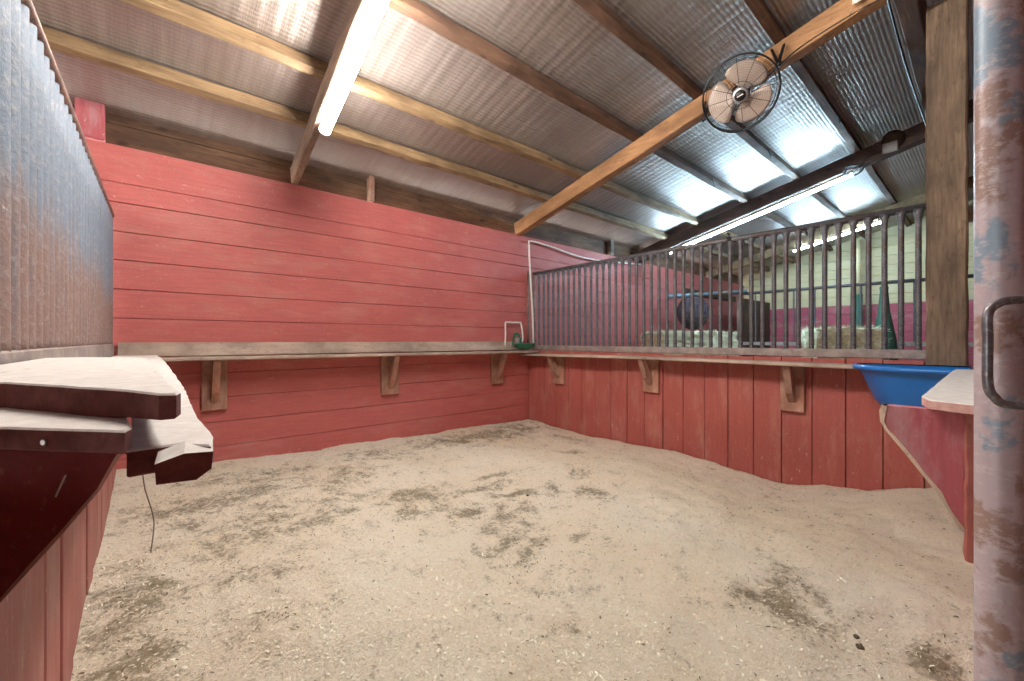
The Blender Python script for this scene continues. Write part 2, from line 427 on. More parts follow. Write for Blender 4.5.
def sawz(x, y):
    s = t = 0
    for a, b, z in CP:
        d = ((x-a)**2+(y-b)**2); wgt = 1/(d*d+.0006); s += wgt*z; t += wgt
    z = s/t
    e = min(1, max(0, min(YA-y, XB-x, x-XL)/.35))*.5+.5
    z += e*(.030*noise.noise(Vector((x*2.1, y*2.1, 1.7)))+.022*noise.noise(Vector((x*5, y*5, 4.1)))+.011*noise.noise(Vector((x*13, y*13, 7)))+.004*noise.noise(Vector((x*31, y*31, 2)))+.0045*noise.noise(Vector((x*75, y*75, 5))))
    z += -.035*math.exp(-((x-1.45)**2/.16+(y-1.5)**2/.10)) + .05*math.exp(-((x-2.6)**2/.12+(y-1.9)**2/.16)) + .03*math.exp(-((x-.35)**2/.06+(y-1.2)**2/.3))
    return z
# soil patches: x, y, rx, ry, rot(deg), strength
PATCH = [(1.34,1.62,.20,.055,35,.62),(1.20,1.42,.14,.05,10,.62),(1.45,1.60,.12,.05,50,.5),(1.62,1.80,.16,.05,-20,.62),(1.47,2.0,.22,.06,0,.5),(1.78,1.66,.10,.05,60,.45),(1.57,.44,.15,.055,20,.72),(1.50,.50,.08,.03,-60,.6),(1.66,.40,.09,.03,50,.6),(1.08,2.08,.17,.10,0,.68),(.83,2.62,.30,.22,10,.42),
         (.34,2.16,.26,.30,20,.36),(.42,2.6,.25,.2,0,.40),(2.0,3.1,.35,.18,0,.52),(2.5,3.1,.45,.16,-10,.58),(2.9,3.2,.35,.22,0,.50),(1.05,1.9,.2,.1,0,.35),(1.92,1.50,.06,.09,0,.62),(2.15,1.75,.07,.06,0,.5),(1.3,3.0,.3,.2,0,.35),
         (.0,1.72,.14,.16,0,.48),(-.02,1.35,.12,.18,0,.5),(.3,1.75,.14,.12,0,.30),(1.52,.09,.09,.05,0,.55),(2.55,2.2,.1,.1,0,.4),(1.15,1.25,.16,.05,30,.45),(1.33,1.33,.07,.04,0,.6),(.5,3.0,.3,.2,0,.42),(1.42,.3,.05,.04,0,.35),(1.2,1.05,.4,.12,20,.16),(.75,2.25,.25,.18,0,.3),(1.48,1.22,.05,.03,0,.5),(.62,2.0,.16,.10,20,.42),(.15,2.5,.2,.2,0,.42),(.12,1.5,.1,.06,0,.3),(3.0,2.6,.12,.2,0,.4),(1.75,2.1,.12,.04,-10,.55),(1.25,1.75,.18,.06,10,.5),(.25,1.35,.12,.08,0,.3),(2.3,2.9,.12,.08,0,.4)]
def soil(x, y):
    s = 0
    for a, b, rx, ry, ro, st in PATCH:
        c, q = cos(R(ro)), sin(R(ro)); dx, dy = x-a, y-b
        u, v = (dx*c+dy*q)/rx, (-dx*q+dy*c)/ry
        d = u*u+v*v
        if d < 6: s = max(s, st*math.exp(-d*.55))
    return s+.07
STEP = .0145; bm = NB(); grid = []; svals = []
nx, ny = int((XB-XL+.0)/STEP)+1, int((YA+.9)/STEP)+1
for i in range(nx+1):
    row = []
    for j in range(ny+1):
        x = -.2+(3.3+.2)*i/nx; y = -.9+(3.5+.9)*j/ny
        row.append(bm.verts.new(V(x, y, sawz(x, y)))); svals.append(soil(x, y))
    grid.append(row)
for i in range(nx):
    for j in range(ny):
        f = bm.faces.new((grid[i][j], grid[i+1][j], grid[i+1][j+1], grid[i][j+1])); f.smooth = True
# skirt down to the floor so the bed has depth
edge = [grid[i][0] for i in range(nx+1)]+[grid[nx][j] for j in range(1, ny+1)]+[grid[i][ny] for i in range(nx-1, -1, -1)]+[grid[0][j] for j in range(ny-1, 0, -1)]
low = [bm.verts.new((v.co.x, v.co.y, 0.0)) for v in edge]
for k in range(len(edge)):
    bm.faces.new((edge[k], low[k], low[(k+1)%len(low)], edge[(k+1)%len(low)]))
svals += [0]*len(low)
bed = obj('sawdust_bedding', bm, 'saw'); at = bed.data.attributes.new('soil', 'FLOAT', 'POINT')
at.data.foreach_set('value', svals)
tag(bed, 'deep bed of pale wood shavings covering the stall floor', 'bedding', kind='stuff')
def scatter(name, n, mat, size, dens, label, cat):
    bm = NB(); k = 0; tries = 0
    while k < n and tries < n*20:
        tries += 1
        x = random.uniform(-.15, 3.28); y = random.uniform(-.1, 3.47)
        # more of them close to the doorway, where single pieces can be told apart
        if random.random() > dens(x, y): continue
        k += 1
        L = random.uniform(*size); wd = L*random.uniform(.12, .4); a = random.uniform(0, pi*2); u = Vector((cos(a), sin(a), random.uniform(-.35,.35))); s = Vector((-sin(a), cos(a), random.uniform(-.5,.5)))
        p = V(x, y, sawz(x, y)+.0015)
        q = [p-u*L/2-s*wd/2, p-s*wd/2*1.1+Vector((0,0,L*.12)), p+u*L/2-s*wd/3, p+u*L/2+s*wd/3, p+s*wd/2*1.1+Vector((0,0,L*.12)), p-u*L/2+s*wd/2]
        vs = [bm.verts.new(c) for c in q]
        bm.faces.new((vs[0], vs[1], vs[4], vs[5])); bm.faces.new((vs[1], vs[2], vs[3], vs[4]))
    return tag(obj(name, bm, mat), label, cat, kind='stuff')
near = lambda x, y: min(1, .25+1.1/(1+(x*x+y*y)*.6))
scatter('loose_shavings', 26000, 'shav', (.004, .013), near, 'loose pale curls of wood scattered over the bedding', 'wood shavings')
scatter('dark_straw_bits', 9000, 'shavd', (.003, .012), lambda x, y: min(1, soil(x, y)*2.0+.0), 'dark crumbs and straw bits mixed over the bedding surface', 'straw bits')
# a few clods lying on the bed
for i, (x, y, r, lab) in enumerate([(1.46,.23,.010,'small dark clod lying alone on the shavings near the lower right'),(1.50,.245,.007,'tiny dark clod beside the bigger clod near the lower right'),(1.62,1.72,.008,'small dark clod on the dark soil in the middle of the bed')]):
    bm = NB(); bmesh.ops.create_icosphere(bm, subdivisions=3, radius=r)
    for v in bm.verts: v.co *= 1+.35*noise.noise(v.co*110+Vector((i*5,0,0))); v.co.z *= .7
    o = obj('dirt_clod', bm, 'dirt', smooth=True); o.location = V(x, y, sawz(x, y)+r*.35); tag(o, lab, 'clod')

# ------------------------------------------------------------------ timbers of the roof
def rafter(x0, x1, w_, h_, mat, label, y0=3.62, y1=-3.0, zoff=0):
    bm = NB(); n = Vector((0, sin(SLOPE), cos(SLOPE)))
    a = V(x0, y0, zb(y0)+zoff)+n*h_/2; b = V(x1, y1, zb(y1)+zoff)+n*h_/2
    beam(bm, a, b, w_, h_, up=n, seg=26, jit=.0025, bev=.006)
    bmesh.ops.recalc_face_normals(bm, faces=bm.faces)
    return tag(obj('rafter', bm, mat, origin=a), label, 'roof beam', 'roof rafters')
rafter(.845, .66, .05, .13, 'greyb_y', 'grey brown rafter with the long bright tube light fixed under it', y0=3.47, y1=-.2)
rafter(3.15, 3.11, .095, .14, 'orange_y', 'broad orange tan rafter carrying the wire cage fan', y0=3.49)
rafter(5.62, 5.58, .13, .16, 'dark_y', 'dark rafter beyond the barred partition with junction box and tube light')
rafter(8.05, 8.0, .06, .14, 'tan_x', 'pale rafter nearest the cream end wall above the third tube light')
PY = [(3.015,'tan_x','pale yellow purlin under the roof, nearest to the red back wall'),(2.559,'tan_x','pale yellow purlin with knots, second out from the red back wall'),
      (1.961,'brown_x','rough brown purlin crossing the roof, third out from the back wall'),(1.43,'brown_x','dark brown purlin meeting the orange rafter just above the fan'),
      (.894,'brown_x','dark brown purlin right of the fan, fifth out from the back wall')]
for y, m, lab in PY:
    n = Vector((0, sin(SLOPE), cos(SLOPE))); bm = NB()
    z = zb(y)+.142
    a = V(-3.8, y, z)+n*.040; b = V(10.4, y, z)+n*.040
    beam(bm, a, b, .060, .076, up=n, seg=70, jit=.0035, bev=.004)
    bmesh.ops.recalc_face_normals(bm, faces=bm.faces)
    tag(obj('purlin', bm, m, origin=a), lab, 'roof beam', 'roof purlins')
bm = NB(); beam(bm, V(-.3, .30, zb(.30)+.02), V(9.7, .30, zb(.30)+.02), .09, .23, seg=40, jit=.004, bev=.006)
tag(obj('header_beam', bm, M['brown_x']), 'heavy dark brown header beam running over the stall front behind the tall post', 'roof beam')
# wall studs standing up on the back wall
for x, wd, m, lab in ((-.255,.125,'pink','stubby pink painted wall stud in the upper left corner'),(1.455,.045,'brkt','short reddish wall stud on the back wall between the two nearest rafters'),(4.93,.07,'grey_x','short grey wall stud on the back wall beyond the barred partition')):
    bm = NB(); box(bm, V(x-wd/2, YA-.012, 1.20), V(x+wd/2, YA+.055, 1.43), .004)
    tag(obj('wall_stud', bm, m), lab, 'post', 'studs above the back wall')

# ------------------------------------------------------------------ tall post at the stall front and neighbouring boards
bm = NB(); beam(bm, V(XB+.08, .155, -1.2), V(XB+.08, .155, zb(.155)-.10), .16, .165, up=(1,0,0), seg=30, jit=.0025, bev=.008)
p = obj('timber_post', bm, ['post', 'redpost'])
for f in p.data.polygons:
    if p.data.vertices[f.vertices[0]].co.z < EZ-.14 and p.data.vertices[f.vertices[2]].co.z < EZ-.10: f.material_index = 1
tag(p, 'tall square weathered wooden post at the right end of the barred partition', 'post')
bm = NB(); beam(bm, V(3.55, -.02, -1.2), V(3.55, -.02, zb(0)-.05), .10, .14, seg=20, jit=.004)
tag(obj('timber_post', bm, 'darkwood'), 'dark narrow post standing close behind the tall square post', 'post')
# front wall right of the doorway: boards under the ledge
bm = NB()
x = 1.36
while x < 3.38:
    x2 = min(x+.17, 3.39); box(bm, V(x+.002, -.03, -1.2), V(x2-.002, -.005, -.135), .002); x = x2
tag(obj('wall_front', bm, 'red_b'), kind='structure')

# ------------------------------------------------------------------ grilles
def grille(name, x, y0, y1, ztop, zbot, pitch, rb, rr, m, label, cat, first=None, flare=True, n=10, lowrail=True):
    root = empty(name, V(x, y0, zbot), label, cat)
    base = world_loc(root)
    bm = NB(); tube(bm, [V(x, y0, ztop), V(x, (y0+y1)/2, ztop+.004), V(x, y1, ztop)], rr, 14); obj('top_rail', bm, m, root)
    if lowrail:
        bm = NB(); beam(bm, V(x, y0, zbot), V(x, y1, zbot), .045, .055, seg=24, jit=.001); obj('bottom_rail', bm, 'sill', root)
    bm = NB(); tube(bm, [V(x, y1, zbot-.02), V(x, y1, ztop+.004)], rr*.9, 12); obj('end_post', bm, 'rail', root)
    y = first if first else y0+pitch; proto = None
    while y < y1-.03:
        if proto is None:
            bm = NB()
            h = ztop-rr*.4-zbot
            prof = [(0, rb*1.5), (.012, rb*1.12), (.03, rb), (h-.07, rb), (h-.03, rb*(1.25 if flare else 1)), (h, rb*(2.0 if flare else 1))]
            tube(bm, [V(x, y, zbot+a) for a, r in prof], rb, n, rs=[r for a, r in prof])
            proto = obj('bar', bm, m, root, origin=V(x, y, zbot)); 
        else:
            c = proto.copy(); COL.objects.link(c); c.parent = root; c.location = proto.location+Vector((0, y-y00, 0))
        if y == (first if first else y0+pitch): y00 = y
        y += pitch
    return root
g = grille('barred_partition', XB+.045, .235, 3.45, .765, -.082, .0737, .0145, .021, 'bar', 'long grey steel barred partition standing on the right red stall wall', 'stall bars', first=.268)
# ties on the top rail
bm = NB(); c = V(XB+.045, 1.29, .77)
for k in range(3): tube(bm, [c+Vector((.026*cos(a), .012*k+.004*sin(a*2), .026*sin(a))) for a in [2*pi*i/14 for i in range(14)]], .004, 6, closed=True)
tube(bm, spline([c+Vector((0,.01,.026)), c+Vector((-.01,.03,.05)), c+Vector((-.02,0,.035))]), .004, 6)
tag(obj('wire_tie', bm, 'black'), 'black wire twisted round the top rail of the barred partition', 'wire')
grille('barred_partition', 7.4, .1, 2.75, .77, -.05, .265, .012, .022, 'bar', 'farther barred partition with thin widely spaced bars before the end wall', 'stall bars', flare=False, n=8)

# corrugated left partition sheet, with rail and sill
bm = NB(); ys = []; y = .50; prev = None
while y <= 3.47:
    t = (y/.0725)%1
    rib = .022*(abs(sin(pi*t))**.8)
    x = leftx(y)+.002+rib
    cur = [bm.verts.new(V(x+.002*noise.noise(Vector((y*3, z*4, 0))), y, z)) for z in (-.03, .0, .15, .3, .45, .6, .745)]
    if prev:
        for k in range(6):
            f = bm.faces.new((prev[k], prev[k+1], cur[k+1], cur[k])); f.smooth = True
    prev = cur; y += .0055
root = empty('corrugated_partition', V(-.2, .5, -.1), 'tall ribbed metal partition sheet, blue grey above and rusty below, on the left', 'partition')
o = obj('ribbed_sheet', bm, 'corr', root, smooth=True); so = o.modifiers.new('s', 'SOLIDIFY'); so.thickness = .002
bm = NB(); tube(bm, [V(leftx(.5)+.016, .5, .752), V(leftx(2)+.016, 2, .756), V(leftx(3.47)+.016, 3.47, .752)], .0165, 12); obj('top_rail', bm, 'rail', root)
bm = NB(); beam(bm, V(leftx(.5)+.004, .5, -.062), V(leftx(3.48)+.004, 3.48, -.062), .05, .085, seg=10, jit=.001); obj('bottom_channel', bm, 'sill', root)
bm = NB(); tube(bm, [V(leftx(3.47)+.006, 3.46, -.02), V(leftx(3.47)+.006, 3.46, .75)], .012, 10); obj('end_post', bm, 'bluerail', root)

# ------------------------------------------------------------------ shelves and brackets
bm = NB(); prism(bm, [V(-.135, YA-.004, -.012), V(-.135, YA-.028, -.012), V(-.135, YA-.05, -.100), V(-.135, YA-.004, -.100)], (3.25, 0, 0))
tag(obj('backing_board', bm, 'dustboard'), 'dusty tan board lying against the foot of the upper back wall', 'board')
bm = NB(); beam(bm, V(-.13, YA-.115, -.116), V(3.27, YA-.105, -.124), .20, .022, seg=30, jit=.0015, bev=.005)
tag(obj('wall_shelf', bm, 'dustboard'), 'long narrow dusty shelf running along the red back wall', 'shelf')
# right shelf, gently bowed
bm = NB(); prev = None
for i in range(31):
    y = .50+(3.42-.50)*i/30
    z = -.146 + .008*sin(i/30*pi)
    wv = .185+.010*sin(i*.7)+.012*cos(i*.23)
    x0, x1 = XB-.002, XB-wv
    cur = [bm.verts.new(V(*q)) for q in ((x0, y, z), (x1+.004, y, z), (x1, y, z-.005), (x1, y, z-.018), (x1+.004, y, z-.022), (x0, y, z-.022))]
    if prev:
        for k in range(6): bm.faces.new((prev[k], prev[(k+1)%6], cur[(k+1)%6], cur[k]))
    else: bm.faces.new(cur)
    prev = cur
bm.faces.new(prev); bmesh.ops.recalc_face_normals(bm, faces=bm.faces)
tag(obj('wall_shelf', bm, 'dustboard_y'), 'long narrow dusty shelf running along the right wall under the bars', 'shelf')
def bracket(cx, cy, wall, wd, top, bot, label, tilt=0):
    """back plate on the wall with a slanting strut reaching the shelf front"""
    root = empty('shelf_bracket', V(cx, cy, bot), label, 'bracket', 'wooden shelf brackets')
    bm = NB(); s = wd/2; st = .021
    if wall == 'A':
        box(bm, V(cx-s, YA-.032, bot), V(cx+s, YA-.004, top), .003); obj('back_plate', bm, 'brkt', root)
        bm = NB(); prism(bm, [V(cx-st+tilt, YA-.172, top-.002), V(cx-st+tilt, YA-.112, top-.002), V(cx-st, YA-.033, bot+.105), V(cx-st, YA-.033, bot+.05), V(cx-st+tilt*.6, YA-.085, bot+.12)], (2*st, 0, 0)); obj('strut', bm, 'brkt', root)
    else:
        box(bm, V(XB-.030, cy-s, bot), V(XB-.004, cy+s, top), .003); obj('back_plate', bm, 'brkt', root)
        bm = NB(); prism(bm, [V(XB-.16, cy-st+tilt, top-.002), V(XB-.10, cy-st+tilt, top-.002), V(XB-.031, cy-st, bot+.13), V(XB-.031, cy-st, bot+.06), V(XB-.095, cy-st+tilt*.7, bot+.13)], (0, 2*st, 0)); obj('strut', bm, 'brkt', root)
bracket(.345, 3.48, 'A', .145, -.134, -.475, 'wooden bracket under the back wall shelf, nearest the left partition')
bracket(1.61, 3.48, 'A', .16, -.134, -.475, 'wooden bracket in the middle of the back wall shelf')
bracket(2.83, 3.48, 'A', .16, -.136, -.465, 'wooden bracket under the back wall shelf, nearest the corner')
bracket(3.3, 3.0, 'B', .14, -.170, -.46, 'wooden bracket under the right shelf, nearest the corner', .03)
bracket(3.3, 1.93, 'B', .15, -.166, -.45, 'wooden bracket in the middle of the right shelf', .02)
bracket(3.3, .876, 'B', .14, -.168, -.48, 'wooden bracket under the right shelf, nearest the blue feeder')

# left ledge near the doorway: worn boards
def slab(name, outline, ztop, thick, m, label, sag=None):
    bm = NB(); bot = [bm.verts.new(V(x, y, ztop-thick)) for x, y in outline]; f = bm.faces.new(bot)
    r = bmesh.ops.extrude_face_region(bm, geom=[f]); vs = [e for e in r['geom'] if isinstance(e, bmesh.types.BMVert)]
    bmesh.ops.translate(bm, verts=vs, vec=(0, 0, thick)); bmesh.ops.recalc_face_normals(bm, faces=bm.faces)
    es = [e for e in bm.edges if abs(e.verts[0].co.z-e.verts[1].co.z) < 1e-5]
    bmesh.ops.bevel(bm, geom=es, offset=.0016, segments=1, affect='EDGES'); bmesh.ops.recalc_face_normals(bm, faces=bm.faces)
    if sag:
        for v in bm.verts:
            if v.co.z < EZ+ztop-thick*.6: v.co.z += sag(v.co.x)
    return tag(obj(name, bm, m), label, 'board')
def wob(pts, amp=.0025, n=5):
    out = []
    for i in range(len(pts)):
        a, b = pts[i], pts[(i+1)%len(pts)]; L = math.dist(a, b); m = max(1, int(L/.03)) if L < .6 else max(1, int(L/.06))
        for k in range(m):
            t = k/m; x = a[0]+(b[0]-a[0])*t; y = a[1]+(b[1]-a[1])*t
            q = noise.noise(Vector((x*25, y*25, 3))); q2 = noise.noise(Vector((x*25, y*25, 33)))
            out.append((x+q*amp, y+q2*amp))
    return out
slab('ledge_board', wob([(-.012,.452),(.018,.455),(.040,.432),(.047,.47),(.043,.60),(.052,1.0),(.055,1.6),(.055,2.4),(.045,3.33),(-.14,3.33),(-.165,2.4),(-.19,1.4),(-.02,.95),(-.012,.60)], .003), -.088, .022, 'dusty', 'white dusty ledge board running along the left wall, lower of the two long boards')
slab('ledge_board', wob([(-.24,.78),(-.108,.652),(-.0145,.485),(.006,.432),(.016,.424),(.020,.44),(.014,.60),(.012,.75),(.006,1.0),(-.002,1.32),(-.03,1.40),(-.12,1.5),(-.185,1.5),(-.20,.8)], .002), -.042, .0205, 'dusty', 'thick white topped board lying highest on the left ledge', sag=lambda x: -.012*min(1, max(0, (.016-x)/.11)))
slab('ledge_board', wob([(-.16,.585),(-.082,.503),(-.013,.425),(-.009,.44),(-.02,.60),(-.05,.9),(-.195,.9),(-.2,.6)], .002), -.0675, .018, 'dusty', 'short dark fronted board wedged under the highest board on the left ledge')
# broken knob of wood at the ledge tip
bm = NB()
prof = [V(.005,.425,-.112),(V(.030,.425,-.1135)),(V(.040,.424,-.106)),(V(.041,.424,-.092)),(V(.022,.424,-.0905)),(V(.004,.425,-.096))]
prism(bm, prof, (.003, .034, .004))
tag(obj('broken_board_end', bm, 'dusty'), 'splintered board end sticking out at the tip of the left ledge', 'board')
root = empty('ledge_bracket', V(-.2, .46, -.33), 'dark red triangular bracket holding up the left ledge beside the doorway', 'bracket')
BK = [(-0.0118,0.4331,-0.0824),(-0.017,0.4388,-0.0911),(-0.0275,0.4501,-0.1146),(-0.0512,0.4758,-0.1525),(-0.0694,0.4954,-0.1797),(-0.0879,0.5154,-0.2075),(-0.1067,0.5358,-0.2325),(-0.1259,0.5565,-0.2531)]
bk = Vector((.735, .68, 0))
top0 = [V(-.16, .593, -.0865), V(-.012, .433, -.0865)]
bk = Vector((-.16, .985, 0))
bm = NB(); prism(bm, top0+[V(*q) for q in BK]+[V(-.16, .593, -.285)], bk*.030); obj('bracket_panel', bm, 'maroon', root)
bm = NB(); prism(bm, [V(*q) for q in BK]+[V(q[0]-.0016, q[1]+.0018, q[2]+.0014+.001*math.sin(i*2.1)) for i, q in reversed(list(enumerate(BK)))], bk*.032); bmesh.ops.translate(bm, verts=bm.verts, vec=-bk*.001); tag(obj('chipped_edge', bm, 'brkt', root), 'bare worn edge')
bm = NB(); lathe(bm, V(-.060,.476,-.078), [(.0012,-.002),(.0026,-.0015),(.0026,0),(.002,.0006)], 12, (-.735,-.68,0)); obj('bolt_head', bm, 'galv', root)
bm = NB(); tube(bm, spline([V(-.004,.47,-.09), V(-.002,.46,-.12), V(.004,.46,-.15), V(.002,.455,-.175)]), .0004, 6)
tag(obj('straw_strand', bm, 'rope'), 'thin straw strand hanging below the left ledge board', 'straw')
bm = NB(); beam(bm, V(-.0535,.4755,-.121), V(-.0475,.4690,-.104), .0014, .0008, up=(.735,.68,0), bev=.0002)
tag(obj('straw_strand', bm, 'rope'), 'pale straw fleck stuck to the dark red bracket', 'straw')

# right ledge by the doorway: pink bracket, ledge slab, backing post
slab('ledge_board', wob([(1.235,-.03),(1.262,.030),(1.288,.086),(1.36,.104),(1.6,.104),(2.5,.104),(2.78,.10),(2.78,-.0),(2.0,-.003),(1.4,-.03)], .002), -.130, .021, 'dusty_pink', 'dusty white ledge board projecting beside the blue feeder on the right')
root = empty('ledge_bracket', V(1.31, .02, -.45), 'pink red triangular bracket with chipped rim holding the right ledge', 'bracket')
bm = NB(); out = [(.035,-.152),(.166,-.152),(.170,-.165),(.168,-.190),(.160,-.208),(.150,-.222),(.122,-.262),(.100,-.295),(.076,-.33),(.058,-.365),(.04,-.402),(.035,-.405)]
prism(bm, [V(1.300, y, z) for y, z in out], (.036, 0, 0)); obj('bracket_panel', bm, 'pink', root)
bm = NB(); o1 = out[1:-1]; inn = [(y-.006-(.003 if i % 2 else 0), z+(.001 if 0 < i else 0)) for i, (y, z) in enumerate(o1)]
inn[0] = (.154, -.152); inn[1] = (.158, -.166); inn[2] = (.161, -.19)
inn = [(y+.006*noise.noise(Vector((y*60, z*60, 0))), z) for y, z in inn]
prism(bm, [V(1.2985, y+.0008, z) for y, z in o1+inn[::-1]], (.0385, 0, 0)); tag(obj('chipped_edge', bm, 'chip', root), 'bare pale chipped edge')
bm = NB(); beam(bm, V(1.345, .018, -.465), V(1.345, .018, -.153), .10, .034, up=(0,1,0), seg=14, jit=.0015, bev=.005)
obj('back_plate', bm, 'redpost', root)

# ------------------------------------------------------------------ blue corner feeder
fx, fy = XB-.012, .06
def plan(rad, flat, n=20):
    pts = [(fx-flat, fy+flat), ]
    for i in range(n+1):
        a = pi/2*i/n
        e = 2.6
        cx = (cos(a)**(2/e)) if cos(a) > 0 else 0; sx = (sin(a)**(2/e)) if sin(a) > 0 else 0
        pts.append((fx-flat-(rad-flat)*cx, fy+flat+(rad-flat)*sx))
    return pts
bm = NB(); levels = [(.45,-.143),(.475,-.137),(.482,-.144),(.482,-.158),(.455,-.162),(.435,-.20),(.385,-.33),(.34,-.385),(.04,-.386)]
inner = [(.40,-.20),(.44,-.160),(.447,-.145)]
rings = [[bm.verts.new(V(x, y, z)) for x, y in plan(r, fl)] for r, z, fl in [(.08,-.20,.03),(.30,-.20,.03)]+[(a, b, .022-.012*(i == 2)) for i, (a, b) in enumerate(inner)]+[(a, b, min(.15, max(0, (-.15-b)*.12))) for a, b in levels]]
for a, b in zip(rings, rings[1:]):
    n = len(a)
    for k in range(n):
        f = bm.faces.new((a[k], a[(k+1)%n], b[(k+1)%n], b[k])); f.smooth = True
bmesh.ops.remove_doubles(bm, verts=bm.verts, dist=.0005); bmesh.ops.recalc_face_normals(bm, faces=bm.faces)
tag(obj('corner_feeder', bm, 'blue'), 'bright blue plastic corner feed bucket under the tall wooden post', 'feed bucket')

# ------------------------------------------------------------------ waterer and pipes at the back corner
wx, wy = 3.10, 3.33
root = empty('automatic_waterer', V(wx, wy, -.115), 'green metal horse waterer bowl on the shelf in the back corner', 'water bowl')
bm = NB()
prof = [(.03,-.098),(.07,-.094),(.11,-.07),(.125,-.035),(.130,-.03),(.122,-.028),(.10,-.06),(.05,-.08),(.0,-.082)]
lathe(bm, V(wx, wy, 0), prof, 28); bmesh.ops.scale(bm, verts=bm.verts, vec=(1,.85,1), space=Matrix.Translation(-V(wx, wy, 0))); obj('bowl', bm, 'green', root)
bm = NB(); pts = [(-.055,-.05),(-.05,.02),(-.03,.075),(0,.09),(.03,.075),(.05,.02),(.055,-.05),(.035,-.05),(.03,.01),(.015,.05),(0,.06),(-.015,.05),(-.03,.01),(-.035,-.05)]
prism(bm, [V(wx-.05+a*.8, wy+.08-a*.5, z) for a, z in pts], (.012, .012, 0)); obj('paddle_guard', bm, 'green', root)
bm = NB(); box(bm, V(wx-.068, wy+.05, -.05), V(wx-.03, wy+.09, .03), .006); tag(obj('valve', bm, 'galv', root), 'pale grey valve')
bm = NB(); tube(bm, spline([V(2.93,3.47,-.10), V(2.93,3.46,.05), V(2.93,3.46,.185), V(2.95,3.46,.20), V(3.03,3.46,.20), V(3.13,3.45,.20), V(3.15,3.45,.185), V(3.15,3.42,.05), V(3.12,3.40,-.02)], 5), .0085, 10)
tag(obj('water_pipe', bm, 'white'), 'white water pipe bent like a hook above the green bowl', 'pipe')
bm = NB(); tube(bm, spline([V(3.30,3.40,-.10), V(3.30,3.42,.3), V(3.27,3.43,.8), V(3.265,3.44,1.08), V(3.30,3.45,1.135), V(3.6,3.46,1.13), V(4.2,3.46,1.075), V(4.8,3.46,1.09), V(5.6,3.46,1.15)], 8), .0095, 8)
tag(obj('water_hose', bm, 'white'), 'thin white hose climbing the back corner and looping along the wall top', 'hose')
bm = NB(); tube(bm, [V(3.285,3.478,-.1), V(3.285,3.478,.80)], .014, 10)
tag(obj('corner_pipe', bm, 'rail'), 'rusty upright rod in the back corner beside the white hose', 'pipe')

# ------------------------------------------------------------------ gate pipe with D handle in the foreground
root = empty('stall_gate', V(.925, -.016, -1.2), 'thick gate pipe with flaking mottled paint and a D shaped handle, right foreground', 'gate')
bm = NB(); tube(bm, [V(.9225, -.0095, -1.2+i*.12) for i in range(21)], .0245, 32); obj('upright_pipe', bm, 'pipe', root)
ax = Vector((.62,-.78,0)).normalized(); hb = V(.821,.001,0)
bm = NB(); L = [hb+ax*.17+Vector((0,0,.052)), hb+ax*.10+Vector((0,0,.052)), hb+ax*.03+Vector((0,0,.052)), hb+ax*.010+Vector((0,0,.047)), hb+Vector((0,0,.034)), hb+Vector((0,0,0)), hb+Vector((0,0,-.055)), hb+ax*.007+Vector((0,0,-.073)), hb+ax*.025+Vector((0,0,-.083)), hb+ax*.10+Vector((0,0,-.085)), hb+ax*.17+Vector((0,0,-.085))]
tube(bm, spline(L, 6), .0052, 12); tag(obj('handle', bm, 'handle', root), 'dark bent steel handle')
bm = NB(); q = hb+ax*.172; beam(bm, q+Vector((0,0,-.14)), q+Vector((0,0,.11)), .05, .006, up=(.78,.62,0), bev=.001); beam(bm, q+Vector((0,0,-.0)), V(.925,-.04,0.0), .02, .006, bev=.001); obj('handle_plate', bm, 'handle', root)
for z in (-.9, -.02):
    bm = NB(); beam(bm, V(.925,-.03,z), V(1.02,-.16,z), .03, .03); obj('cross_rail', bm, 'pipe', root)

# ------------------------------------------------------------------ tube lights
def tube_light(p, q, r, label, drop=.05, hs=.03, group='tube lights under the rafters', mat='tube'):
    p, q = V(*p), V(*q); root = empty('tube_light', p, label, 'light', group)
    d = (q-p).normalized(); n = Vector((0,0,1)); n = (n-d*n.dot(d)).normalized()
    bm = NB(); beam(bm, p+n*(r+hs/2), q+n*(r+hs/2), r*1.5, hs, up=n); obj('housing', bm, 'fixture' if mat == 'tube' else 'greyb_y', root)
    bm = NB(); L = (q-p).length; tube(bm, [p+d*.012, q-d*.012], r, 16); tag(obj('lamp_tube', bm, mat, root), 'glowing white tube')
    for e, s in ((p, 1), (q, -1)):
        bm = NB(); tube(bm, [e, e+d*s*.014], r*1.12, 16); obj('end_cap', bm, 'fixture', root)
    return root
def rx(y): return zb(y)
tube_light((.835, 2.74, rx(2.74)-.05), (.725, .35, rx(.35)-.05), .031, 'large bright tube light under the grey brown rafter over the stall')
tube_light((5.585, 3.02, rx(3.02)-.055), (5.575, .93, rx(.93)-.045), .015, 'long bright tube light under the dark rafter beyond the barred partition', mat='tube_cool')
tube_light((7.98, 2.12, rx(2.12)-.05), (7.97, 1.0, rx(1.0)-.06), .0135, 'far tube light seen between the bars in front of the cream end wall', mat='tube_cool')

